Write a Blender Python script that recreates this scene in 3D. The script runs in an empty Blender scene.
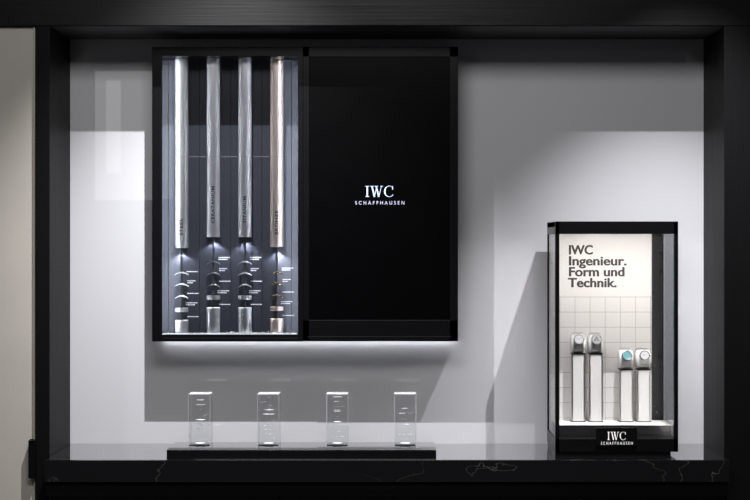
import bpy, bmesh, math, random
from mathutils import Matrix, Vector
random.seed(7)
C = bpy.context.scene.collection
ZO = 1.50                      # eye height above the shop floor
F = 1500.0
def X(px, y): return (px - 387.0) * (5.4 + y) / F
def Z(py, y): return ZO + (242.0 - py) * (5.4 + y) / F

# ------------------------------------------------------------ materials
MATS = {}
def principled(name, col, rough=0.5, metal=0.0, coat=0.0, coat_rough=0.05, spec=0.5, emit=None, estr=0.0):
    m = bpy.data.materials.new(name); m.use_nodes = True
    b = m.node_tree.nodes['Principled BSDF']
    b.inputs['Base Color'].default_value = (*col, 1)
    b.inputs['Roughness'].default_value = rough
    b.inputs['Metallic'].default_value = metal
    b.inputs['Coat Weight'].default_value = coat
    b.inputs['Coat Roughness'].default_value = coat_rough
    b.inputs['Specular IOR Level'].default_value = spec
    if emit:
        b.inputs['Emission Color'].default_value = (*emit, 1)
        b.inputs['Emission Strength'].default_value = estr
    MATS[name] = m
    return m
def nodes(m): return m.node_tree.nodes, m.node_tree.links, m.node_tree.nodes['Principled BSDF']
def coords(m, scale):
    n, l, b = nodes(m)
    tc = n.new('ShaderNodeTexCoord'); mp = n.new('ShaderNodeMapping')
    mp.inputs['Scale'].default_value = scale
    l.new(tc.outputs['Object'], mp.inputs['Vector'])
    return mp.outputs['Vector']
def rough_noise(m, scale, lo, hi, detail=4):
    n, l, b = nodes(m)
    v = coords(m, scale); t = n.new('ShaderNodeTexNoise'); t.inputs['Detail'].default_value = detail
    t.inputs['Scale'].default_value = 1.0
    r = n.new('ShaderNodeMapRange'); r.inputs['To Min'].default_value = lo; r.inputs['To Max'].default_value = hi
    l.new(v, t.inputs['Vector']); l.new(t.outputs['Fac'], r.inputs['Value']); l.new(r.outputs['Result'], b.inputs['Roughness'])
    return t
def bump(m, scale, strength, dist=0.001, detail=4):
    n, l, b = nodes(m)
    v = coords(m, scale); t = n.new('ShaderNodeTexNoise'); t.inputs['Detail'].default_value = detail
    t.inputs['Scale'].default_value = 1.0
    bp = n.new('ShaderNodeBump'); bp.inputs['Strength'].default_value = strength; bp.inputs['Distance'].default_value = dist
    l.new(v, t.inputs['Vector']); l.new(t.outputs['Fac'], bp.inputs['Height']); l.new(bp.outputs['Normal'], b.inputs['Normal'])
def col_noise(m, scale, c1, c2, detail=4, lo=.35, hi=.65):
    n, l, b = nodes(m)
    v = coords(m, scale); t = n.new('ShaderNodeTexNoise'); t.inputs['Detail'].default_value = detail
    t.inputs['Scale'].default_value = 1.0
    r = n.new('ShaderNodeValToRGB')
    r.color_ramp.elements[0].position = lo; r.color_ramp.elements[0].color = (*c1, 1)
    r.color_ramp.elements[1].position = hi; r.color_ramp.elements[1].color = (*c2, 1)
    l.new(v, t.inputs['Vector']); l.new(t.outputs['Fac'], r.inputs['Fac']); l.new(r.outputs['Color'], b.inputs['Base Color'])

m = principled('lacquered_wall', (.605, .605, .64), .5, coat=1.0, coat_rough=.002, spec=.2)
m.node_tree.nodes['Principled BSDF'].inputs['Coat IOR'].default_value = 1.9
rough_noise(m, (3, 3, 3), .38, .46)
m = principled('beige_plaster', (.44, .41, .375), .75); bump(m, (60, 60, 60), .15)
col_noise(m, (4, 4, 4), (.43, .40, .365), (.455, .425, .385))
m = principled('black_oak', (.0045, .0045, .005), .5, spec=.09); bump(m, (160, 160, 3), .5, .0008)
rough_noise(m, (120, 120, 2), .42, .6)
m = principled('black_oak_beam', (.006, .006, .0065), .42, spec=.16); bump(m, (3, 160, 160), .5, .0008)
rough_noise(m, (2, 120, 120), .3, .55)
m = principled('soffit_black', (.028, .027, .032), .45); bump(m, (3, 90, 90), .2, .0005)
m = principled('black_matte', (.010, .010, .011), .5); rough_noise(m, (30, 30, 30), .42, .58)
m = principled('black_frame', (.0035, .0035, .0045), .3, spec=.13); rough_noise(m, (40, 40, 40), .26, .36)
m = principled('case_black', (.004, .004, .0045), .28, spec=.2); rough_noise(m, (40, 40, 40), .24, .34)
m = principled('case_grey', (.020, .020, .021), .35)
rough_noise(m, (40, 40, 40), .3, .42)
m = principled('black_screen', (.001, .001, .0013), .35, spec=.05)
rough_noise(m, (8, 8, 8), .3, .4)
m = principled('tray_black', (.006, .006, .007), .10, coat=1, coat_rough=.02, spec=.5); rough_noise(m, (20, 20, 20), .1, .16)
m = principled('floor_dark', (.05, .047, .045), .5); col_noise(m, (2, 2, 2), (.045, .042, .04), (.055, .05, .048))
# black marble with sparse white veins
m = principled('black_marble', (.007, .007, .008), .05, coat=1, coat_rough=.015, spec=.6)
m.node_tree.nodes['Principled BSDF'].inputs['Coat IOR'].default_value = 1.7
n, l, b = nodes(m)
v = coords(m, (1.3, 2.2, 2.2))
nz = n.new('ShaderNodeTexNoise'); nz.inputs['Scale'].default_value = 2.2; nz.inputs['Detail'].default_value = 5
l.new(v, nz.inputs['Vector'])
sub = n.new('ShaderNodeMath'); sub.operation = 'SUBTRACT'; sub.inputs[1].default_value = .53
ab = n.new('ShaderNodeMath'); ab.operation = 'ABSOLUTE'
l.new(nz.outputs['Fac'], sub.inputs[0]); l.new(sub.outputs[0], ab.inputs[0])
mr = n.new('ShaderNodeMapRange'); mr.inputs['From Min'].default_value = 0; mr.inputs['From Max'].default_value = .0035
mr.inputs['To Min'].default_value = 1; mr.inputs['To Max'].default_value = 0
l.new(ab.outputs[0], mr.inputs['Value'])
n2 = n.new('ShaderNodeTexNoise'); n2.inputs['Scale'].default_value = 1.7; l.new(v, n2.inputs['Vector'])
m2 = n.new('ShaderNodeMapRange'); m2.inputs['From Min'].default_value = .5; m2.inputs['From Max'].default_value = .62
l.new(n2.outputs['Fac'], m2.inputs['Value'])
mu = n.new('ShaderNodeMath'); mu.operation = 'MULTIPLY'; l.new(mr.outputs[0], mu.inputs[0]); l.new(m2.outputs[0], mu.inputs[1])
mx = n.new('ShaderNodeMixRGB'); mx.inputs[1].default_value = (.008, .008, .009, 1); mx.inputs[2].default_value = (.10, .098, .095, 1)
l.new(mu.outputs[0], mx.inputs[0]); l.new(mx.outputs[0], b.inputs['Base Color'])
# brushed metals: fine grain along the turning direction
def metal(name, col, rough):
    m = principled(name, col, rough, metal=1.0)
    n, l, b = nodes(m); b.inputs['Anisotropic'].default_value = .85
    tg = n.new('ShaderNodeTangent'); tg.direction_type = 'RADIAL'; tg.axis = 'Z'; l.new(tg.outputs[0], b.inputs['Tangent'])
    rough_noise(m, (60, 60, 8), rough - .01, rough + .015); return m
metal('brushed_steel', (.84, .84, .83), .40)
metal('ceratanium', (.78, .78, .79), .40)
metal('titanium', (.80, .80, .83), .40)
metal('bronze', (.80, .66, .60), .40)
metal('dark_steel', (.34, .34, .35), .3)
metal('gold', (.85, .68, .42), .25)
metal('watch_steel', (.62, .61, .60), .25)
metal('bracelet_steel', (.66, .65, .64), .42)
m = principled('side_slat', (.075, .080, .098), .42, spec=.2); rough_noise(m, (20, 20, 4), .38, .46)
m = principled('slate_panel', (.019, .0205, .028), .42, spec=.2); rough_noise(m, (20, 20, 4), .34, .44)
m = principled('white_print', (.55, .56, .6), .5); rough_noise(m, (20, 20, 20), .45, .55)
m = principled('black_print', (.015, .015, .015), .5); rough_noise(m, (20, 20, 20), .45, .55)
m = principled('grey_print', (.052, .045, .042), .6); rough_noise(m, (20, 20, 20), .55, .65)
m = principled('logo_glow', (.6, .7, .95), .5, emit=(.58, .74, 1.0), estr=.62)
m = principled('logo_glow_soft', (.6, .6, .8), .5, emit=(.65, .66, .95), estr=.4)
m = principled('plaque_glow', (.9, .88, .87), .5, emit=(1, .95, .93), estr=.35)
m = principled('cream_white', (.72, .70, .68), .55); rough_noise(m, (20, 20, 20), .5, .6)
m = principled('cushion_white', (.86, .85, .83), .5); rough_noise(m, (80, 80, 80), .45, .6)
m = principled('chips_white', (.75, .78, .82), .2); rough_noise(m, (80, 80, 80), .1, .4)
m = principled('cable_blue', (.2, .3, .4), .3)
# tiled back panel of the showcase: thin grey lines from a grid, plain above
m = principled('tile_panel', (.78, .755, .735), .55)
n, l, b = nodes(m)
tc = n.new('ShaderNodeTexCoord'); sp = n.new('ShaderNodeSeparateXYZ'); l.new(tc.outputs['Object'], sp.inputs[0])
TILE = 15.1 * 5.652 / F
def gridline(sock, off):
    a = n.new('ShaderNodeMath'); a.operation = 'SUBTRACT'; a.inputs[1].default_value = off; l.new(sock, a.inputs[0])
    a2 = n.new('ShaderNodeMath'); a2.operation = 'DIVIDE'; a2.inputs[1].default_value = TILE; l.new(a.outputs[0], a2.inputs[0])
    p = n.new('ShaderNodeMath'); p.operation = 'PINGPONG'; p.inputs[1].default_value = .5; l.new(a2.outputs[0], p.inputs[0])
    q = n.new('ShaderNodeMath'); q.operation = 'LESS_THAN'; q.inputs[1].default_value = .018; l.new(p.outputs[0], q.inputs[0])
    return q.outputs[0]
gx = gridline(sp.outputs['X'], X(575, .252) - (X(555.3, 0)+X(678.2, 0))/2); gz = gridline(sp.outputs['Z'], Z(297, .252) - (ZO - .7724))
mxm = n.new('ShaderNodeMath'); mxm.operation = 'MAXIMUM'; l.new(gx, mxm.inputs[0]); l.new(gz, mxm.inputs[1])
lt = n.new('ShaderNodeMath'); lt.operation = 'LESS_THAN'; lt.inputs[1].default_value = Z(296.4, .252) - (ZO - .7724); l.new(sp.outputs['Z'], lt.inputs[0])
mm = n.new('ShaderNodeMath'); mm.operation = 'MULTIPLY'; l.new(mxm.outputs[0], mm.inputs[0]); l.new(lt.outputs[0], mm.inputs[1])
mx = n.new('ShaderNodeMixRGB'); mx.inputs[1].default_value = (.78, .755, .735, 1); mx.inputs[2].default_value = (.47, .45, .44, 1)
l.new(mm.outputs[0], mx.inputs[0]); l.new(mx.outputs[0], b.inputs['Base Color'])

def glass(name, tint=(1, 1, 1), f0=.04, rough=.0, k=1.0):
    m = bpy.data.materials.new(name); m.use_nodes = True
    n = m.node_tree.nodes; l = m.node_tree.links; n.clear()
    g = n.new('ShaderNodeNewGeometry'); d = n.new('ShaderNodeVectorMath'); d.operation = 'DOT_PRODUCT'
    l.new(g.outputs['Incoming'], d.inputs[0]); l.new(g.outputs['Normal'], d.inputs[1])
    a = n.new('ShaderNodeMath'); a.operation = 'ABSOLUTE'; l.new(d.outputs['Value'], a.inputs[0])
    s = n.new('ShaderNodeMath'); s.operation = 'SUBTRACT'; s.inputs[0].default_value = 1; l.new(a.outputs[0], s.inputs[1])
    p = n.new('ShaderNodeMath'); p.operation = 'POWER'; p.inputs[1].default_value = 5; l.new(s.outputs[0], p.inputs[0])
    q = n.new('ShaderNodeMath'); q.operation = 'MULTIPLY_ADD'; q.inputs[1].default_value = (1 - f0) * k; q.inputs[2].default_value = f0
    l.new(p.outputs[0], q.inputs[0])
    t = n.new('ShaderNodeBsdfTransparent'); t.inputs[0].default_value = (*tint, 1)
    gl = n.new('ShaderNodeBsdfGlossy'); gl.inputs['Roughness'].default_value = rough
    mix = n.new('ShaderNodeMixShader'); l.new(q.outputs[0], mix.inputs[0]); l.new(t.outputs[0], mix.inputs[1]); l.new(gl.outputs[0], mix.inputs[2])
    o = n.new('ShaderNodeOutputMaterial'); l.new(mix.outputs[0], o.inputs['Surface'])
    MATS[name] = m; return m
glass('pane_glass', (.98, .985, .99), .035)
glass('acrylic', (.975, .98, .985), .04)
def frosted(name, fac):
    m = bpy.data.materials.new(name); m.use_nodes = True
    n = m.node_tree.nodes; l = m.node_tree.links; n.clear()
    t = n.new('ShaderNodeBsdfTransparent'); d = n.new('ShaderNodeBsdfPrincipled')
    d.inputs['Base Color'].default_value = (.93, .93, .95, 1); d.inputs['Roughness'].default_value = .25
    nt = n.new('ShaderNodeTexNoise'); nt.inputs['Scale'].default_value = 300
    r = n.new('ShaderNodeMapRange'); r.inputs['To Min'].default_value = fac - .15; r.inputs['To Max'].default_value = fac + .15
    l.new(nt.outputs['Fac'], r.inputs['Value'])
    mix = n.new('ShaderNodeMixShader'); l.new(r.outputs[0], mix.inputs[0]); l.new(t.outputs[0], mix.inputs[1]); l.new(d.outputs[0], mix.inputs[2])
    o = n.new('ShaderNodeOutputMaterial'); l.new(mix.outputs[0], o.inputs['Surface'])
    MATS[name] = m
frosted('frosted_top', .5); frosted('frosted_edge', .35); frosted('pane_reflection_tint', .05)
def emitter(name, col, s):
    m = principled(name, (.8, .8, .8), .5, emit=col, estr=s); return m
emitter('led_cool', (.95, .97, 1.0), 11.0)
emitter('led_case', (1.0, .955, .92), 66.0)
emitter('added_post_fill', (1.0, .955, .92), 30.0)
emitter('led_rear', (.82, .89, 1.0), 5.0)
emitter('led_cabinet', (.82, .89, 1.0), 40.0)

# ------------------------------------------------------------ mesh helpers
class MB:
    def __init__(s): s.bm = bmesh.new()
    def box(s, x0, x1, y0, y1, z0, z1, bev=0.0, seg=2):
        r = bmesh.ops.create_cube(s.bm, size=1.0, matrix=Matrix.Translation(((x0+x1)/2, (y0+y1)/2, (z0+z1)/2)) @ Matrix.Diagonal((abs(x1-x0), abs(y1-y0), abs(z1-z0), 1)))
        if bev > 0:
            es = list({e for v in r['verts'] for e in v.link_edges})
            bmesh.ops.bevel(s.bm, geom=es, offset=bev, segments=seg, affect='EDGES', profile=.6)
        return s
    def poly(s, pts, y0, y1, M=None):
        """pts (x,z) polygon extruded from y0 to y1"""
        a = [s.bm.verts.new((p[0], y0, p[1])) for p in pts]; b_ = [s.bm.verts.new((p[0], y1, p[1])) for p in pts]
        s.bm.faces.new(a); s.bm.faces.new(b_[::-1]); k = len(pts)
        for i in range(k): s.bm.faces.new((a[i], b_[i], b_[(i+1) % k], a[(i+1) % k]))
        if M: bmesh.ops.transform(s.bm, matrix=M, verts=a + b_)
        return s
    def lathe(s, prof, M=Matrix(), seg=48):
        """prof (r,z) revolved about local z; radius 0 gives a pole"""
        rings = []
        for r, z in prof:
            if r < 1e-7: rings.append([s.bm.verts.new(M @ Vector((0, 0, z)))])
            else: rings.append([s.bm.verts.new(M @ Vector((r*math.cos(2*math.pi*i/seg), r*math.sin(2*math.pi*i/seg), z))) for i in range(seg)])
        for A, B in zip(rings, rings[1:]):
            for i in range(seg):
                j = (i+1) % seg
                if len(A) == 1 and len(B) == 1: continue
                if len(A) == 1: s.bm.faces.new((A[0], B[j], B[i]))
                elif len(B) == 1: s.bm.faces.new((A[i], A[j], B[0]))
                else: s.bm.faces.new((A[i], A[j], B[j], B[i]))
        return s
    def build(s, name, mat, parent=None, smooth=False):
        bmesh.ops.recalc_face_normals(s.bm, faces=s.bm.faces[:])
        me = bpy.data.meshes.new(name); s.bm.to_mesh(me); s.bm.free()
        me.materials.append(MATS[mat])
        if smooth:
            for p in me.polygons: p.use_smooth = True
            me.set_sharp_from_angle(angle=math.radians(35))
        o = bpy.data.objects.new(name, me); C.objects.link(o)
        if parent:
            o.parent = parent
            loc = Vector((0, 0, 0)); p = parent
            while p: loc += p.location; p = p.parent
            me.transform(Matrix.Translation(-loc))
        return o
def thing(name, label, cat, loc, group=None):
    o = bpy.data.objects.new(name, None); C.objects.link(o); o.location = loc; o.empty_display_size = .03
    o['label'] = label; o['category'] = cat
    if group: o['group'] = group
    return o
def tag(o, label, cat, group=None, kind=None):
    o['label'] = label; o['category'] = cat
    if group: o['group'] = group
    if kind: o['kind'] = kind
    return o
def struct(o): o['kind'] = 'structure'; return o

# text: built-in font turned into a mesh, fitted to a width and cap height
def text_mesh(s, width, cap, bold=0.0, spacing=1.0, thick=.001):
    def conv(body):
        cu = bpy.data.curves.new('t', 'FONT'); cu.body = body; cu.size = 1; cu.offset = bold; cu.extrude = .5
        cu.space_character = spacing; cu.resolution_u = 6
        o = bpy.data.objects.new('t', cu); C.objects.link(o)
        bpy.context.view_layer.update()
        me = bpy.data.meshes.new_from_object(o.evaluated_get(bpy.context.evaluated_depsgraph_get()))
        bpy.data.objects.remove(o); return me
    ref = conv('I'); hs = [v.co.y for v in ref.vertices]; z0, z1 = min(hs), max(hs)
    me = conv(s); xs = [v.co.x for v in me.vertices]; a, b_ = min(xs), max(xs)
    for v in me.vertices:
        v.co = Vector(((v.co.x - a) / (b_ - a) * width, v.co.z * thick, (v.co.y - z0) / (z1 - z0) * cap))
    bm = bmesh.new(); bm.from_mesh(me); bmesh.ops.triangulate(bm, faces=bm.faces[:]); return bm
def join_text(items, name, mat, parent):
    """items: (bm, Matrix)"""
    mb = MB()
    for bm, M in items:
        bm.transform(M); me = bpy.data.meshes.new('tmp'); bm.to_mesh(me); bm.free(); mb.bm.from_mesh(me)
    return mb.build(name, mat, parent)
def serif_logo(mb, x0, z0, w, h, y0, y1):
    """I W C in a high-contrast roman, box w x h, lower left corner x0, z0"""
    def P(u, v): return (x0 + u*w, z0 + v*h)
    def q(*pts): mb.poly([P(*p) for p in pts], y0, y1)
    sf = .045
    q((.045, 0), (.095, 0), (.095, 1), (.045, 1)); q((0, 0), (.14, 0), (.14, sf), (0, sf)); q((0, 1-sf), (.14, 1-sf), (.14, 1), (0, 1))
    # W: thick down strokes, thin up strokes
    def st(u0, u1, t): q((u0 - t/2, 1), (u1 - t/2, 0), (u1 + t/2, 0), (u0 + t/2, 1))
    st(.235, .325, .052); st(.405, .325, .020); st(.385, .475, .052); st(.575, .475, .020)
    q((.175, 1-sf), (.295, 1-sf), (.295, 1), (.175, 1)); q((.33, 1-sf), (.445, 1-sf), (.445, 1), (.33, 1)); q((.53, 1-sf), (.63, 1-sf), (.63, 1), (.53, 1))
    # C
    cx, cy, N = .845, .5, 28; out = []; inn = []
    for i in range(N + 1):
        t = math.radians(48 + (312 - 48) * i / N)
        k = abs(math.cos((t - math.pi)))  # thickest at left
        th = .014 + .042 * max(0, k) ** 1.5 if abs(t - math.pi) < math.pi/2 else .014
        out.append((cx + .185*math.cos(t), cy + .515*math.sin(t)))
        inn.append((cx + (.185 - th)*math.cos(t), cy + (.515 - th*1.0 - .025)*math.sin(t)))
    for i in range(N):
        q(out[i], out[i+1], inn[i+1], inn[i])
    q((.955, .66), (.975, .66), (.975, .99), (.96, .99), (.945, .86)); q((.955, .10), (.972, .22), (.985, .22), (.975, .08))
    return mb

# ============================================================ SETTING
YB = .35
wl, wr = -1.2145, 1.2135
SOF = ZO + .777; SH = ZO - .7724
struct(MB().box(wl-.1, wr+.1, YB, YB+.05, SH-.1, SOF+.1).build('wall_back', 'lacquered_wall'))
struct(MB().box(wl-.02, wr+.02, .005, YB, SOF, SOF+.03).build('ceiling', 'soffit_black'))
# left and right jambs, top beam
struct(MB().box(X(36, 0), wl, 0, YB+.05, 0, SOF+.002, .0015).build('trim_1', 'black_oak'))
struct(MB().box(wr, wr+.55, -.002, YB+.05, 0, SOF+.002, .0015).build('trim_2', 'black_oak'))
tb = MB(); tb.box(-2.1, wr+.55, -.004, .05, SOF+.002, SOF+.42, .0015)
struct(tb.build('trim_3', 'black_oak_beam'))
struct(MB().box(-2.3, X(35.2, .02), .02, .07, 0, SOF+.0).build('wall_left', 'beige_plaster'))
struct(MB().box(X(34.0, .02), X(35.4, .02), .012, .02, 0, SOF-.002).build('trim_4', 'beige_plaster'))
struct(MB().box(-3, 3, -6.5, .5, -.05, 0).build('floor', 'floor_dark'))

# shelf
YS = -.085
sh = MB().box(wl+.001, wr-.001, YS, YB-.001, SH-.078, SH, .0018).build('marble_shelf', 'black_marble')
tag(sh, 'long polished black marble shelf with thin white veins running under the whole display', 'shelf')
bc = thing('base_cabinet', 'black wooden base cabinet under the marble shelf along the bottom edge', 'cabinet', (0, 0, 0))
MB().box(wl+.002, wr-.002, -.07, .30, SH-.132, SH-.0785, .001).build('top_rail', 'black_oak_beam', bc)
zt = SH-.134; xw = (wr-.03-(wl+.045))/3
for i in range(3):
    x0 = wl+.045+i*xw
    MB().box(x0+.002, x0+xw-.002, -.045, -.02, .1, zt, .001).build('door', 'black_matte', bc)
MB().box(wl+.002, wr-.002, -.018, .30, .08, zt, 0).build('carcass', 'black_matte', bc)
MB().box(wl+.03, wr-.03, .02, .28, 0, .078, 0).build('plinth', 'black_matte', bc)
# small black box on the left edge of the frame
bxm = thing('wall_box', 'small black box fixed to the beige wall beside the lower left frame', 'box', (X(32, 0), .0, Z(459, 0)))
MB().box(X(29, 0), X(35.8, 0), -.012, .0195, Z(478, 0), Z(440, 0), .0015).build('housing', 'case_black', bxm)
MB().box(X(31, 0), X(35.0, 0), -.016, -.012, Z(439.6, 0), Z(438.4, 0), .0003).build('catch', 'case_black', bxm)

# ============================================================ WALL CABINET
CF = .196
cx0, cx1, cz1, cz0 = X(152, CF), X(458, CF), Z(47, CF), Z(341.6, CF)
cab = thing('wall_cabinet', 'large black wall cabinet with a glazed left half and a black screen door', 'cabinet', ((cx0+cx1)/2, YB, cz0))
f = MB()
gx0, gx1, gz1, gz0 = X(162, CF), X(298, CF), Z(56, CF), Z(334.5, CF)
f.box(cx0, gx0-.021, CF+.008, YB-.001, cz0, cz1, .0006)
f.box(cx0, gx0, CF, CF+.0085, cz0, cz1, .0012)
f.box(cx0+.001, cx1, CF+.006, YB-.001, gz1, cz1-.0005); f.box(gx0-.001, gx1+.001, CF, CF+.01, gz1, cz1, .0008)
f.box(cx0+.001, cx1, CF+.006, YB-.001, cz0+.0005, gz0); f.box(gx0-.001, gx1+.001, CF, CF+.01, cz0, gz0, .0008)
f.box(gx1, X(303, CF), CF, CF+.0085, cz0, cz1, .0008)
f.box(gx1+.012, X(303, CF)+.002, CF+.008, YB-.001, cz0, cz1)
f.box(X(303, CF), cx1, CF+.012, YB-.001, gz0, gz1)
f.build('frame', 'black_frame', cab)
MB().box(gx0-.002, gx1+.002, CF+.002, CF+.004, cz0+.006, Z(338.6, CF), 0).box(X(163, CF), gx1-.001, CF-.0012, CF-.0002, Z(338.4, CF), Z(337.9, CF)).build('frame_line', 'case_grey', cab)
# back panel in vertical slats
edges = [181, 199.6, 230.8, 262, 277]
bp = MB()
YP = .328
for a, b_ in zip(edges, edges[1:]):
    bp.box(X(a, YP)+.0009, X(b_, YP)-.0009, YP, YP+.008, gz0-.0, gz1+.0, .0006)
bp.build('back_panel', 'slate_panel', cab)
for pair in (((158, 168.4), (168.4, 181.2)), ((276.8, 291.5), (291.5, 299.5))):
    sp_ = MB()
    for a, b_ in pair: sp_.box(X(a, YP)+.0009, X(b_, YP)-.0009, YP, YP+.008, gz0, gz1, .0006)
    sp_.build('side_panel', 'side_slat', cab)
MB().box(gx0-.020, gx1+.011, YP+.0085, YP+.014, gz0, gz1).build('backing', 'black_matte', cab)
gp = MB().box(gx0+.0006, gx1-.0006, CF+.006, CF+.009, gz0+.0006, gz1-.0006).build('glass_pane', 'pane_glass', cab)
MB().box(gx0+.001, gx1-.001, CF+.0095, CF+.0102, Z(156.8, CF), Z(156.2, CF)).build('pane_reflection', 'pane_reflection_tint', cab)  # faint line reflected in the glass, drawn as a thin pale sliver
# slim led bars tucked behind the front frame at both sides, at the top
for sx in (gx0-.0195, gx1+.0045):
    MB().box(sx, sx+.005, .262, .272, gz0+.004, gz1-.003).build('light_bar', 'led_rear', cab)
for sx in (gx0-.0095, gx1+.0035):
    MB().box(sx, sx+.006, CF+.0088, CF+.0118, gz0+.004, gz1-.003).build('light_bar', 'led_cabinet', cab)
# under-cabinet led line
MB().box(cx0+.02, cx1-.008, YB-.020, YB-.012, cz0-.0030, cz0-.0002).build('light_strip', 'led_cool', cab)
# door
dx0 = X(303.2, CF)
DF = CF - .003
d = MB()
sx0, sx1, sz1, sz0 = X(309.5, DF), X(449.5, DF), Z(57, DF), Z(320, DF)
dz0 = cz0+.0035
d.box(dx0, cx1, DF, CF+.0115, dz0, sz0-.001, .001); d.box(dx0, cx1, DF, CF+.0115, sz1+.001, cz1, .001)
d.box(dx0, sx0-.001, DF, CF+.0115, dz0, cz1, .001); d.box(sx1+.001, cx1, DF, CF+.0115, dz0, cz1, .001)
door = d.build('door', 'black_frame', cab)
MB().box(sx0-.0008, sx1+.0008, DF+.003, DF+.006, sz0-.0008, sz1+.0008, .0004).build('screen', 'black_screen', door)
MB().box(sx0, sx1, DF-.0002, DF+.003, sz0-.0012, sz0-.0002).box(X(307, DF), X(452, DF), DF-.0006, DF+.001, Z(336.8, DF), Z(336.3, DF)).build('trim_line', 'case_grey', door)
yl = DF + .003
lg = serif_logo(MB(), X(365.3, yl), Z(196.8, yl), X(393.6, yl)-X(365.3, yl), Z(186.0, yl)-Z(196.8, yl), yl-.0008, yl)
lg.build('logo', 'logo_glow', door)
t = text_mesh('SCHAFFHAUSEN', X(404.4, yl)-X(355.2, yl), Z(201.1, yl)-Z(204.5, yl), .0, 1.7, .0006)
join_text([(t, Matrix.Translation((X(355.2, yl), yl-.0005, Z(204.5, yl))))], 'lettering', 'logo_glow_soft', door)

# ---- material columns
YT = .285
cols = [  # px centre, upper tube bottom, arches, ring, base top, captions, material, word, text span, label
    (181.6, 248, (273.5, 285, 296.8), 309.8, 320, (271.6, 281.8, 293.4, 303.8, 316.6), 'brushed_steel', 'STEEL', (235.5, 218.5), 'brushed_steel',
     'polished steel column marked STEEL, leftmost in the glazed cabinet'),
    (213.4, 237, (262.7, 274, 285.6), 297.6, 307.4, (258.4, 269.6, 281.2, 291.8, 304.4), 'ceratanium', 'CERATANIUM', (223.5, 186.5), 'dark_steel',
     'grey metal column marked CERATANIUM, with a tall lower cylinder'),
    (244.9, 237, (262.7, 274, 285.6), 297.6, 307.4, (258.4, 269.6, 281.2, 291.8, 304.4), 'titanium', 'TITANIUM', (223.5, 196.5), 'titanium',
     'pale grey metal column marked TITANIUM beside the bronze one'),
    (276.8, 247, (273.2, 284.6, 296), 308.6, 318.6, (269, 280.4, 292, 302.6, 315.4), 'bronze', 'BRONZE', (234.5, 210.5), 'gold',
     'rose bronze coloured column marked BRONZE, rightmost in the glazed cabinet')]
R_T = 6.55 * (5.4+YT) / F
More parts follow.
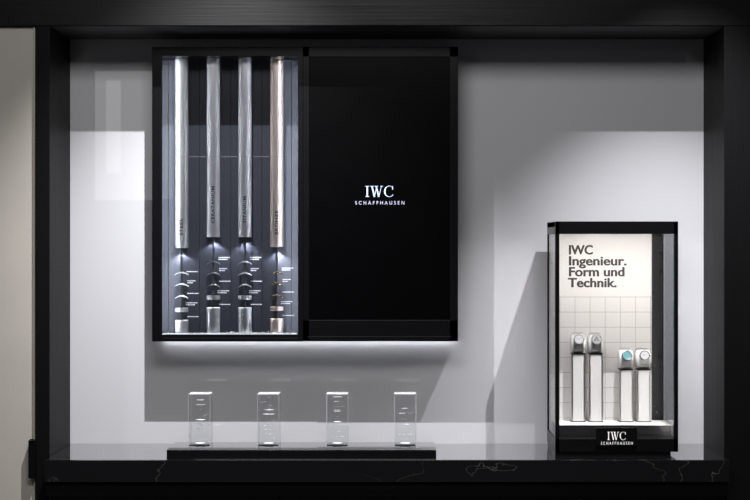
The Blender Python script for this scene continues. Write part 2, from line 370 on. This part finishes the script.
for cxp, ub, arches, ring, bt, caps, mt, word, (ta, tb_), am, lab in cols:
    x = X(cxp, YT); root = thing('material_column', lab, 'display column', (x, YT, gz0), 'metal columns with exploded watch parts in the wall cabinet')
    def zc(p): return Z(p, YT)
    M0 = Matrix.Translation((x, YT, 0))
    zb = zc(ub); zt = gz1 - .0005
    up = MB().lathe([(0, zt), (R_T, zt), (R_T, zb+.0012), (R_T-.0012, zb), (R_T-.004, zb), (R_T-.004, zb+.01), (0, zb+.01)], M0, 96).build('upper_tube', mt, root, True)
    # lettering wrapped on the tube, reading upwards
    L = zc(tb_) - zc(ta); bm = text_mesh(word, L, .0122, .022, 1.08, .0006)
    bmesh.ops.subdivide_edges(bm, edges=bm.edges[:], cuts=1)
    Mx = Matrix.Translation((x + .0072, 0, zc(ta))) @ Matrix.Rotation(-math.pi/2, 4, 'Y')
    bm.transform(Mx)
    for v_ in bm.verts:
        dx = v_.co.x - x; v_.co.y = YT - math.sqrt(max(0, (R_T+.0008)**2 - dx*dx)) + v_.co.y
    join_text([(bm, Matrix())], 'lettering', 'black_print', up)
    # rod
    MB().lathe([(0, gz0+.004), (.0036, gz0+.004), (.0036, zb+.006), (0, zb+.006)], M0, 20).build('rod', 'black_matte', root, True)
    # lower cylinder
    zb2 = gz0 + .0004; z2 = zc(bt)
    MB().lathe([(0, zb2), (R_T, zb2), (R_T+.0008, z2-.0012), (R_T-.0002, z2), (.0042, z2), (.0042, z2-.004), (0, z2-.004)], M0, 96).build('lower_cylinder', mt, root, True)
    # ring
    zr = zc(ring); h = .0078
    MB().lathe([(R_T-.004, zr-h), (R_T, zr-h+.0008), (R_T+.0009, zr), (R_T, zr+h-.0008), (R_T-.004, zr+h), (R_T-.006, zr), (R_T-.004, zr-h)], M0, 72).lathe([(.0042, zr+.004), (R_T-.003, zr+.004), (R_T-.003, zr+.0055), (.0042, zr+.0055), (.0042, zr+.004)], M0, 48).build('case_ring', mt, root, True)
    # curved case shells with drooping lugs
    for ai, ay in enumerate(arches):
        za = zc(ay) + .005; mb = MB(); N = 16; W = .0258 if ai != 2 else .0235
        top = [(x + W*(2*i/N-1), za - .0088*abs(2*i/N-1)**2.2) for i in range(N+1)]
        bot = [(px_, pz_-(.0026 + .0012*(1-abs(2*i/N-1)))) for i, (px_, pz_) in enumerate(top)]
        mb.poly(top + bot[::-1], YT-.013, YT+.013)
        mb.lathe([(0, za+.0012), (.008, za+.0012), (.010, za-.001), (.010, za-.004), (0, za-.004)], M0, 32)
        for sgn in (-1, 1):
            mb.box(x+sgn*.012-.0025, x+sgn*.012+.0025, YT-.016, YT-.012, za-.006, za-.002, .0006)
        mb.build('case_shell', am if ai != 0 or am != 'dark_steel' else 'dark_steel', root)
    # captions: tiny white printed lines on the back panel
    for ci, cp in enumerate(caps):
        mb = MB(); nl = 2 if ci in (1, 3) or (ci == 0 and cxp != 181.6) else 1
        xo = cxp + (5.0 if ci == 0 else 4.2 if ci == 3 else 5.8)
        for k in range(nl):
            pz = cp + (k - (nl-1)/2) * 1.9; x_a = xo
            xe = xo + (11.5 if k == 0 else 9.0) - (3.5 if ci == 1 else 0)
            while x_a < xe:
                wv = random.uniform(.7, 2.4); mb.box(X(x_a, YP), X(min(xe, x_a+wv), YP), YP-.0006, YP, Z(pz+.45, YP), Z(pz-.45, YP)); x_a += wv + .35
        mb.build('caption', 'white_print', root)
    # small downlight set in the tube end
    ld = bpy.data.lights.new('spot_lamp', 'SPOT'); ld.energy = 2.5; ld.color = (.86, .92, 1); ld.spot_size = math.radians(125); ld.spot_blend = .5; ld.shadow_soft_size = .003
    lo = bpy.data.objects.new('spot_lamp', ld); C.objects.link(lo); lo.location = (x, YT+.0+.030, zb - .012)
    lo.rotation_euler = (math.radians(-8), 0, 0)
# chips along the cabinet floor
mb = MB()
for i in range(420):
    px = random.uniform(164, 297)
    hump = math.exp(-((px-228)/9)**2)*.6 + math.exp(-((px-248)/6)**2)*.8 + math.exp(-((px-292)/4)**2)*.9 + math.exp(-((px-268)/6)**2)*.5
    y = random.uniform(CF+.020, CF+.040); zz = gz0 + random.uniform(.0012, .004 + .018*hump*random.random()); r = random.uniform(.0010, .0026)
    v = [mb.bm.verts.new((X(px, y)+random.uniform(-r, r)*1.8, y+random.uniform(-r, r), zz+random.uniform(-r, r)*.7)) for _ in range(4)]
    for a in ((0, 1, 2), (0, 2, 3), (0, 3, 1), (1, 3, 2)): mb.bm.faces.new([v[k] for k in a])
mb.box(X(163, CF+.02), X(296.5, CF+.02), CF+.013, CF+.036, gz0+.0001, gz0+.0012)
tag(mb.build('metal_chips', 'chips_white'), 'loose white metal chips strewn along the floor of the glazed cabinet', 'chips', kind='stuff')

# ============================================================ TRAY AND BLOCKS
TY0, TY1 = -.07, .143
TZ = Z(450, TY0)
tr = MB().box(X(166.6, TY0), X(436.3, TY0), TY0, TY1, SH+.0004, TZ, .0009).build('display_tray', 'tray_black')
tag(tr, 'long low glossy black plinth carrying the four clear blocks', 'plinth')
BY = .045; BW = 22.0*(5.4+BY)/F
BH = Z(394.4, BY) - TZ
blocks = [
 (199.3, 'clear block with floating watch parts, leftmost, in front of the steel column',
  [(399.8, 8, 0), (404.4, 10, 0), (419.5, 10, 0)], [(409.2, 2, 0), (415.3, 2.2, 4), (414.2, 1.8, 6.5), (424, 4, -1), (428.5, 3, -2.5), (428.6, 2, 2.5), (426, 2, 1)]),
 (268.2, 'second clear block from the left, its two widest discs close together at mid height',
  [(409.6, 10, 0), (413.8, 12, 0)], [(397.4, 3, 0), (401.8, 2.5, -4), (402.2, 1.8, -7), (406, 3, 1), (410, 1, 6.5), (417.4, 2, -2), (421, 2, 3.5), (420.4, 1.8, 6), (425.6, 2, -4), (425.8, 3, 3), (429.4, 3, -3), (429.2, 1.5, 1), (434, 3, 1), (433, 1, -3), (438, 2, 5)]),
 (337.1, 'clear block third from the left, with thin discs stacked right up to its top',
  [(396.8, 10, 0), (401.4, 8, 0), (411, 8, 0), (421.6, 8, 0)], [(398.8, 12, -1), (406.2, 2.5, 6), (406.6, 2.5, 3), (406.6, 1.5, -3), (406.5, 1.5, 0), (409.5, 7, 0), (416.6, 2.2, 0), (431.4, 2, 1), (436.6, 1.5, -1), (436.8, 1, -5), (436.4, 4, 5)]),
 (405.3, 'rightmost clear block, nearest the centre, with only a few small floating parts',
  [(408.4, 7, -.5), (413.2, 7, -3), (424.3, 5, 2)], [(413.3, 3, 4.5), (412.4, 2, 7.5), (419, 3, -2.5), (419.4, 2.5, .5), (434.2, 2.5, -5.5), (434.6, 2.5, -1), (434.2, 4.5, 5)]),
]
for cxp, lab, discs, bits in blocks:
    x = X(cxp, BY); root = thing('crystal_block', lab, 'glass block', (x, BY+BW/2, TZ), 'clear blocks on the black plinth')
    z0, z1 = TZ+.0003, TZ+BH
    MB().box(x-BW/2, x+BW/2, BY, BY+BW, z0, z1-.0002, .0012, 1).build('block', 'acrylic', root)
    MB().box(x-BW/2+.0008, x+BW/2-.0008, BY+.0008, BY+BW-.0008, z1-.0001, z1+.0009).build('top_face', 'frosted_top', root)
    e = MB()
    for sx in (-1, 1):
        for sy in (BY+.0006, BY+BW-.0006):
            e.box(x+sx*(BW/2-.0008)-.0007, x+sx*(BW/2-.0008)+.0007, sy-.0007, sy+.0007, z0, z1-.001)
    e.build('edge_polish', 'frosted_edge', root)
    yc = BY + BW/2
    for (p, wd, dx) in discs:
        r = wd/2*(5.4+yc)/F; zz = Z(p, yc); xx = x + dx*(5.4+yc)/F
        Mx = Matrix.Translation((xx, yc, zz))
        MB().lathe([(0, .0016), (r*.35, .0016), (r*.4, .0008), (r*.85, .0006), (r, 0), (r*.9, -.0010), (r*.3, -.0014), (0, -.0014)], Mx, 32).build('watch_part', 'cushion_white', root, True)
    for (p, wd, dx) in bits:
        r = wd/2*(5.4+yc)/F; zz = Z(p, yc); xx = x + dx*(5.4+yc)/F
        MB().box(xx-r, xx+r, yc-.002, yc+.002, zz-.0008, zz+.0008, .0004, 1).build('watch_part', 'cushion_white', root)
    # case back standing at the foot
    MB().lathe([(0, 0.0045), (.018, .0045), (.019, .0060), (.012, .0075), (0, .0075)], Matrix.Translation((x, yc-.015, z0)), 40).build('case_back', 'cushion_white', root, True)
    MB().box(x-.037, x+.037, BY+.004, BY+.012, z0+.0004, z0+.0026, .0004, 1).build('foot_line', 'black_matte', root)

# ============================================================ SHOWCASE
kx0, kx1 = X(555.3, 0), X(678.2, 0); kz1, kz0 = Z(221.4, 0), Z(451.8, 0); KD = .273
sc = thing('countertop_showcase', 'tall black framed glass showcase with a white tiled back panel on the shelf', 'showcase', ((kx0+kx1)/2, KD/2, SH))
P_ = .0148
f = MB()
f.box(kx0, kx1, .012, KD, Z(227, 0), kz1, .0006)
zc0 = Z(234, 0)
f.box(kx0, kx1, 0, .014, zc0, kz1-.0001, .0006); f.box(kx0, kx0+.014, .013, KD, zc0, kz1-.002, .0006); f.box(kx1-.014, kx1, .013, KD, zc0, kz1-.002, .0006)
for a in (kx0, kx1-P_):
    f.box(a, a+P_, 0, P_, kz0, kz1-.001, .0006)
f.box(kx0, kx0+.006, KD-.008, KD, kz0, kz1-.001, .0004)
f.box(kx1-P_-.034, kx1-P_+.009, .252, KD, kz0, kz1-.001, .0004)
f.box(kx0, kx1, 0, KD, kz0, Z(439, 0), .0008)
f.box(kx0+.006, kx1-.012, .2685, KD-.001, kz0, kz1-.002)
f.build('frame', 'case_black', sc)
MB().box(kx0, X(671, 0), .004, KD-.02, SH+.0003, kz0, .0006).build('plinth', 'case_black', sc)
FZ = ZO - .671; FY = .10
r_ = MB(); r_.box(kx0+P_, kx1-P_+.009, FY, .2515, Z(439, 0)+.0002, FZ-.002, .0005); r_.build('riser', 'case_grey', sc)
MB().box(kx0+P_, kx1-P_+.009, FY-.001, .2515, FZ-.0018, FZ, .0004).build('floor_panel', 'cream_white', sc)
bpn = MB().box(kx0+.007, X(651.6, .252), .252, .268, kz0+.002, Z(228, 0)-.0, .0).build('back_panel', 'tile_panel', sc)
items = []
for s_, xa, xb, base in (('IWC', 569.2, 592.6, 254.4), ('Ingenieur.', 569.2, 626.3, 265.4), ('Form und', 569.2, 624.2, 276.3), ('Technik.', 568.2, 616.4, 287.2)):
    bm = text_mesh(s_, X(xb, .252)-X(xa, .252), 9.1*5.652/F, .012, 1.0, .0006)
    for k, (ox, oz) in enumerate(((-.35, 0), (.35, 0), (0, .22), (0, -.12))):
        items.append((bm.copy(), Matrix.Translation((X(xa+ox, .252), .2516-k*.00005, Z(base-oz, .252)))))
join_text(items, 'lettering', 'grey_print', bpn)
zb, zt = Z(439, 0)+.0005, Z(234, 0)-.0005
for nm, bx_ in (('front_pane', (kx0+P_, kx1-P_, .006, .009)), ('left_pane', (kx0+.003, kx0+.006, P_, KD-.009)), ('right_pane', (kx1-.0058, kx1-.0028, P_, .2515))):
    MB().box(bx_[0], bx_[1], bx_[2], bx_[3], zb, zt).build('glass_pane', 'pane_glass', sc)
MB().box(kx0+.02, kx1-.02, .018, .046, zt+.017, zt+.020).build('light_strip', 'led_case', sc)
for sx in (kx1-.0122,):
    MB().box(sx, sx+.005, .0152, .018, zb+.004, zt-.004).build('light_strip', 'added_post_fill', sc)  # hidden glowing strip added behind the right post to brighten the back panel
pq = MB().box(X(596, 0), X(637, 0), -.006, -.0004, Z(446.2, 0), Z(427.6, 0), .0005).build('name_plaque', 'case_black', sc)
yp = -.006
serif_logo(MB(), X(607.3, yp), Z(439.9, yp), X(626, yp)-X(607.3, yp), Z(431.9, yp)-Z(439.9, yp), yp-.0006, yp).build('logo', 'plaque_glow', pq)
t = text_mesh('SCHAFFHAUSEN', X(632.7, yp)-X(601, yp), Z(441.8, yp)-Z(444.6, yp), .0, 1.6, .0006)
join_text([(t, Matrix.Translation((X(601, yp), yp-.0003, Z(444.6, yp))))], 'lettering', 'plaque_glow', pq)
MB().box(X(596, 0), X(637, 0), -.0064, -.0056, Z(428.1, 0), Z(427.5, 0)).build('plaque_edge', 'watch_steel', pq)

# ---- watch stands and watches
def stand(px0, px1, ptop, lab):
    y0, y1 = .188, .240; xa, xb = X(px0, y0), X(px1, y0); zt_ = Z(ptop, y0)
    root = thing('watch_stand', lab, 'watch stand', ((xa+xb)/2, (y0+y1)/2, FZ), 'white watch stands in the showcase')
    z0 = FZ + .0002
    MB().box(xa+.0048, xb-.0048, y0+.0012, y0+.010, z0+.003, zt_-.004).box(xa+.0006, xb-.0006, y0+.0083, y0+.024, z0+.003, zt_-.004, .0005).build('column', 'cream_white', root)
    for a in (xa, xb-.0058):
        MB().box(a, a+.0058, y0, y0+.008, z0+.003, zt_-.004, .0012).build('side_rail', 'bracelet_steel', root)
    MB().box(xa-.0008, xb+.0008, y0-.001, y1, z0, z0+.003, .0005).build('foot', 'black_matte', root)
    MB().box(xa+.0012, xb-.0012, y0-.002, y1, zt_-.004, zt_, .0006).build('cap', 'case_black', root)
    # cuff cushion: a rounded pillow lying across the column
    cx, cy, b_, a_ = (xa+xb)/2, .2145, .0365, .0305
    zc_ = zt_ + b_ + .0002; W = .0262
    mb = MB(); N = 48; K = 14; rings = []
    for k in range(K+1):
        u = -1 + 2*k/K; sc_ = (1 - abs(u)**6*.28); row = []
        for i in range(N):
            t = 2*math.pi*i/N; ct, st_ = math.cos(t), math.sin(t); e = 2/2.25
            row.append(mb.bm.verts.new((cx + u*W, cy - a_*sc_*math.copysign(abs(ct)**e, ct), zc_ + b_*sc_*math.copysign(abs(st_)**e, st_))))
        rings.append(row)
    for A, B in zip(rings, rings[1:]):
        for i in range(N): mb.bm.faces.new((A[i], A[(i+1) % N], B[(i+1) % N], B[i]))
    mb.bm.faces.new(rings[0]); mb.bm.faces.new(rings[-1][::-1])
    mb.build('cushion', 'cushion_white', root, True)
    return cx, cy, zc_, a_, b_
def surf(cy, zc, a, b, t, off):
    e = 2/2.25; ct, st_ = math.cos(t), math.sin(t)
    y = cy - (a+off)*math.copysign(abs(ct)**e, ct); z = zc + (b+off)*math.copysign(abs(st_)**e, st_); return y, z
def watch(geo, dial_mat, style, lab):
    cx, cy, zc, a, b = geo
    tc_ = math.radians(20); y, z = surf(cy, zc, a, b, tc_, .0008)
    tilt = math.radians(14)      # dial faces out and a little up
    root = thing('wristwatch', lab, 'watch', (cx, y, z), 'steel watches on the white stands')
    # local frame: local z = dial normal, local y = 12 o'clock
    n = Vector((0, -math.cos(tilt), math.sin(tilt))); up = Vector((0, math.sin(tilt), math.cos(tilt))); xx = Vector((1, 0, 0))
    R = Matrix(((xx.x, up.x, n.x, 0), (xx.y, up.y, n.y, 0), (xx.z, up.z, n.z, 0), (0, 0, 0, 1)))
    M = Matrix.Translation(Vector((cx, y-.0045, z))) @ R
    rc = .0192
    MB().lathe([(0, -.002), (rc-.003, -.002), (rc, .001), (rc, .005), (rc-.001, .0068), (rc-.003, .0072), (0, .0060)], M, 64).build('case', 'watch_steel', root, True)
    bz = MB().lathe([(rc-.0036, .0066), (rc-.0036, .0088), (rc-.0026, .0094), (rc-.0010, .0086), (rc-.0006, .0070), (rc-.0036, .0066)], M, 64).build('bezel', 'dark_steel' if style != 'dark' else 'case_grey', root, True)
    dl = MB().lathe([(0, .0074), (rc-.0036, .0074), (rc-.0036, .0062), (0, .0062)], M, 64).build('dial', dial_mat, root, True)
    mk = MB()
    def lbox(x0, x1, y0, y1, z0, z1, ang=0):
        r = bmesh.ops.create_cube(mk.bm, size=1, matrix=M @ Matrix.Rotation(ang, 4, 'Z') @ Matrix.Translation(((x0+x1)/2, (y0+y1)/2, (z0+z1)/2)) @ Matrix.Diagonal((x1-x0, y1-y0, z1-z0, 1)))
    for i in range(12):
        lbox(-.0004, .0004, .0108, .0134, .0074, .0078, math.pi*i/6)
    lbox(-.0006, .0006, -.001, .0075, .0079, .0083, math.radians(55)); lbox(-.0004, .0004, -.0015, .0115, .0084, .0087, math.radians(-62))
    mk.lathe([(0, .0090), (.0011, .0090), (.0011, .0075), (0, .0075)], M, 16)
    if style == 'chrono':
        for an in (90, 210, 330):
            c = M @ Matrix.Translation((.0068*math.cos(math.radians(an)), .0068*math.sin(math.radians(an)), 0))
            mk.lathe([(.0018, .0074), (.0018, .0079), (.0042, .0079), (.0042, .0074), (.0018, .0074)], c, 24)
    mk.build('hands_and_markers', 'black_print', dl)
    Mc = M @ Matrix.Translation((rc-.0004, 0, .0032)) @ Matrix.Rotation(math.pi/2, 4, 'Y')
    cr = MB().lathe([(0, 0), (.0022, 0), (.0024, .0006), (.0024, .0026), (.0018, .0032), (0, .0032)], Mc, 20)
    if style == 'chrono':
        for s_ in (-1, 1):
            a_ = math.radians(32*s_); cr.lathe([(0, 0), (.0014, 0), (.0014, .0026), (0, .0026)], M @ Matrix.Rotation(a_, 4, 'Z') @ Matrix.Translation((rc-.0004, 0, .0032)) @ Matrix.Rotation(math.pi/2, 4, 'Y'), 16)
    cr.build('crown', 'watch_steel', root, True)
    # bracelet: rows of links wrapping over and under the cushion
    for (ta, tb2) in ((8, -84), (66, 128)):
        mb = MB(); N = 15
        for i in range(N):
            t0 = math.radians(ta + (tb2-ta)*i/N); t1 = math.radians(ta + (tb2-ta)*(i+.86)/N)
            y0, z0 = surf(cy, zc, a, b, t0, .0004); y1, z1 = surf(cy, zc, a, b, t1, .0004)
            y2, z2 = surf(cy, zc, a, b, t1, .0034); y3, z3 = surf(cy, zc, a, b, t0, .0034)
            wv = .0175 + .0035*i/N
            for (u0, u1, dz) in ((-1, -.42, 0), (-.38, .38, .0006), (.42, 1, 0)):
                vs = []
                for xq in (cx+u0*wv, cx+u1*wv):
                    vs += [mb.bm.verts.new((xq, y0, z0)), mb.bm.verts.new((xq, y1, z1)), mb.bm.verts.new((xq, y2 - dz, z2)), mb.bm.verts.new((xq, y3 - dz, z3))]
                for q in ((0, 1, 2, 3), (7, 6, 5, 4), (0, 4, 5, 1), (1, 5, 6, 2), (2, 6, 7, 3), (3, 7, 4, 0)): mb.bm.faces.new([vs[k] for k in q])
        mb.build('bracelet', 'bracelet_steel', root)
m = principled('dial_white', (.55, .55, .55), .35); rough_noise(m, (400, 400, 400), .3, .4)
m = principled('dial_silver', (.42, .42, .42), .3); rough_noise(m, (400, 400, 400), .3, .4)
m = principled('dial_aqua', (.18, .42, .45), .35); rough_noise(m, (400, 400, 400), .3, .4)
watch(stand(571.6, 585.2, 353.4, 'white watch stand farthest left in the glass showcase'), 'dial_white', 'plain', 'steel wristwatch with a plain white dial on the leftmost stand')
watch(stand(589.2, 603.0, 353.4, 'tall white watch stand just right of the leftmost one'), 'dial_silver', 'chrono', 'steel wristwatch with dark subdial rings, second from the left')
watch(stand(619.6, 633.2, 369.2, 'shorter white watch stand under the aqua dialled watch'), 'dial_aqua', 'plain', 'steel wristwatch with a pale aqua blue dial')
watch(stand(637.2, 650.8, 369.2, 'shorter white watch stand beside the black rear post'), 'dial_white', 'dark', 'steel wristwatch with white dial and darker bezel, rightmost by the black post')

# ============================================================ LIGHTS
def spot(name, loc, aim, e, size, blend, soft=.006, col=(1, .985, .97)):
    ld = bpy.data.lights.new(name, 'SPOT'); ld.energy = e; ld.color = col; ld.spot_size = math.radians(size); ld.spot_blend = blend; ld.shadow_soft_size = soft
    o = bpy.data.objects.new(name, ld); C.objects.link(o); o.location = loc
    o.rotation_euler = (Vector(aim) - Vector(loc)).to_track_quat('-Z', 'Y').to_euler(); return o
LZ = ZO + 1.48
spot('ceiling_spot', (-.565, -.70, LZ), (-.58, .35, ZO-1.2), 375, 74, 1.0, col=(.985, .985, 1))
spot('ceiling_spot', (1.06, -.70, LZ), (1.06, .35, ZO-1.35), 305, 58, 1.0, col=(.985, .985, 1))
def area(name, loc, aim, e, sx, sy, col=(1, 1, 1)):
    ld = bpy.data.lights.new(name, 'AREA'); ld.energy = e; ld.color = col; ld.shape = 'RECTANGLE'; ld.size = sx; ld.size_y = sy
    o = bpy.data.objects.new(name, ld); C.objects.link(o); o.location = loc
    o.rotation_euler = (Vector(aim) - Vector(loc)).to_track_quat('-Z', 'Y').to_euler(); return o
area('room_ceiling_light', (-.3, -2.6, ZO+1.7), (0, -.2, ZO-.2), 38, 1.6, .6, (1, .98, .96))
spot('ceiling_spot', (-1.9, -1.1, ZO+1.25), (-1.75, 0, ZO-1.2), 30, 70, 1.0, .05, (1, .96, .92))
# two unseen area lights added so the glossy wall shows mirrored streaks
area('added_streak_light', (-1.66, -3.0, ZO+.70), (-1.66, .35, ZO+.70), .10, .09, .56)
area('added_streak_light', (-1.55, -3.2, ZO+.66), (-1.55, .35, ZO+.66), .95, .52, .80)
w = bpy.data.worlds.new('World'); bpy.context.scene.world = w; w.use_nodes = True
w.node_tree.nodes['Background'].inputs[0].default_value = (.55, .57, .62, 1)
w.node_tree.nodes['Background'].inputs[1].default_value = .05

# ============================================================ CAMERA
cam = bpy.data.cameras.new('camera'); cam.sensor_width = 36; cam.lens = F/750*36
cam.shift_x = -(387-375)/750; cam.shift_y = -(250-242)/750
co = bpy.data.objects.new('camera', cam); C.objects.link(co); co.location = (0, -5.4, ZO); co.rotation_euler = (math.radians(90), 0, 0)
S = bpy.context.scene; S.camera = co
S.view_settings.view_transform = 'Standard'; S.view_settings.look = 'None'; S.view_settings.exposure = 0; S.view_settings.gamma = 1
S.view_settings.use_curve_mapping = False
